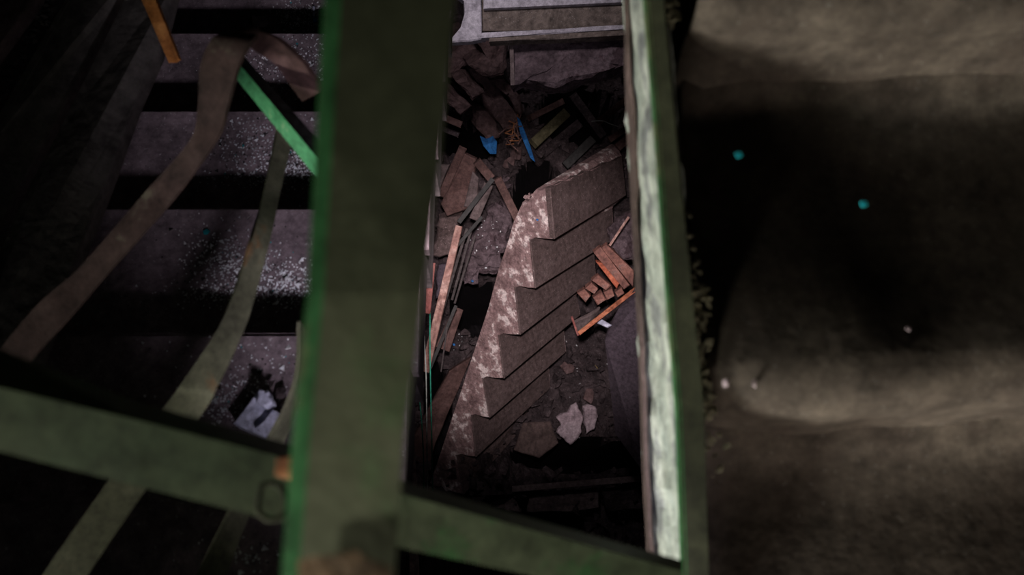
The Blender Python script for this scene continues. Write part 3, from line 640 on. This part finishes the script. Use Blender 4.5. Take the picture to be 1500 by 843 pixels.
# fallen bricks
BR = [([(869, 370), (879, 362), (923, 419), (914, 425)], 5.70, 'brick', 'long dusty brick second from the top of the brick pile'),
      ([(881, 364), (889, 358), (929, 397), (928, 421)], 5.74, 'brick', 'topmost brick of the pile, touching the stringer'),
      ([(873, 384), (884, 386), (909, 414), (903, 424)], 5.78, 'orangebrick', 'bright orange brick in the middle of the pile'),
      ([(866, 411), (876, 403), (895, 419), (888, 426)], 5.80, 'brick', 'square-ended brick left of the orange one'),
      ([(857, 422), (867, 414), (877, 424), (870, 431)], 5.84, 'brick', 'small brick end, second from the lower left of the pile'),
      ([(846, 430), (856, 423), (866, 434), (858, 443)], 5.90, 'brick', 'lowest left brick of the pile against the collapsed steps'),
      ([(884, 428), (897, 423), (900, 434), (889, 440)], 5.86, 'brick', 'brown brick stub under the orange brick'),
      ([(901, 428), (911, 422), (915, 430), (905, 436)], 5.84, 'brick', 'small brick stub at the lower right of the pile'),
      ([(869, 436), (882, 428), (888, 440), (876, 448)], 5.90, 'brick', 'dark brick at the bottom of the pile')]
for q, d, m_, l in BR:
    T(slab('brick', [(x, y, d + (y - 400) * .001) for x, y in q], .065, M[m_], cham=.006, jit=.003), l, 'brick', 'fallen bricks')
t = thing('angle_bar', 'rusty orange steel angle bar sloping below the bricks', 'bar', P(888, 456, 5.7))
bar('flange', (930, 425, 5.62), (848, 489, 5.75), 6, .008, M['orangesteel'], t)
bar('web', (930, 422, 5.64), (847, 487, 5.77), 2.5, .04, M['rust'], t)
T(bar('steel_rod', (838, 466, 5.8), (847, 492, 5.85), 3, .02, M['redbar']), 'stubby reddish rod at the left end of the orange angle bar', 'rod')
# singled-out stones on the floor of the well, then countless small ones
ST = [(800, 528, 14, 'rubble'), (815, 560, 12, 'rubble'), (868, 540, 13, 'rubble'), (880, 560, 12, 'rubble'), (862, 580, 14, 'mud'), (800, 600, 14, 'rubble'), (890, 600, 10, 'rubble'), (830, 540, 11, 'mud'), (695, 500, 9, 'rubble'), (680, 505, 11, 'rubble'), (740, 262, 10, 'lilac'), (746, 275, 9, 'lilac'), (758, 225, 14, 'mud'), (745, 240, 10, 'mud'), (915, 245, 12, 'lilac'), (700, 735, 10, 'rubble')]
LB = ['dark stone just right of the fourth collapsed step', 'dark stone above the jagged plaster piece on its left', 'dark stone under the tile near the panel', 'dark stone touching the grey panel edge', 'rounded brown stone above the small plaster piece', 'dark stone left of the plaster pieces',
      'small stone right of the small plaster piece by the panel', 'brown stone between dark ones below the sheet', 'small stone at the mouth of the black hollow', 'larger stone at the mouth of the black hollow', 'crusted stone above the leaning brown board', 'lower crusted stone beside the leaning brown board',
      'brown lump under the twig nest', 'smaller brown lump lower left of the twig nest', 'grey stone between collapsed flight head and stringer', 'dark stone at the foot of the collapsed flight by the crossbar']
for (x, y, r, m_), l in zip(ST, LB):
    d = heapD(x, y) - .13
    T(chunk('stone', (x, y, d), r, M[m_], .5), l, 'stone', 'stones in the well')
bm = bmesh.new()
for _ in range(1500):
    x = random.uniform(600, 950); y = random.uniform(40, 800)
    if hollow(x, y) > 0: continue
    d = heapD(x, y) + random.uniform(-.2, -.02)
    chunk_bm(bm, P(x, y, d), random.choice([.015, .02, .03, .05]) * random.uniform(.7, 1.3), .5, 7)
tag(bm_obj('small_rubble', bm, M['rubble']), 'countless small dark stones strewn over the bottom of the well', 'rubble', kind='stuff')
bm = bmesh.new()
for _ in range(90):
    x, y = random.choice([(random.gauss(840, 30), random.gauss(570, 45)), (random.gauss(680, 9), random.gauss(500, 8)), (random.gauss(900, 25), random.gauss(735, 12)), (random.gauss(715, 15), random.gauss(350, 20))])
    d = heapD(x, y) - .04 if x > 750 or y > 420 else 6.0
    chunk_bm(bm, P(x, y, d), random.uniform(.003, .009), .4, 6)
tag(bm_obj('glinting_crumbs', bm, M['glass']), 'tiny glinting glass and plaster crumbs on the dark rubble', 'fragments', kind='stuff')
T(slab('dry_leaf', [(864, 536, 6.86), (871, 534, 6.86), (876, 540, 6.86), (870, 544, 6.86), (865, 541, 6.86)], .004, M['yellow']), 'yellowish dry leaf on the rubble beside the grey panel', 'leaf')
for x, y, d, l in [(787, 322, 5.3, 'blue speck on the first tooth of the collapsed flight side'), (692, 412, 6.0, 'blue speck on the lower rough rock'), (665, 505, 5.9, 'small blue sliver by the stones at the black hollow')]:
    T(slab('blue_chip', [(x - 2, y - 1.5, d), (x + 2, y - 1, d), (x + 1.5, y + 1.5, d), (x - 1, y + 1.5, d)], .003, M['blue']), l, 'chip', 'blue chips in the well')
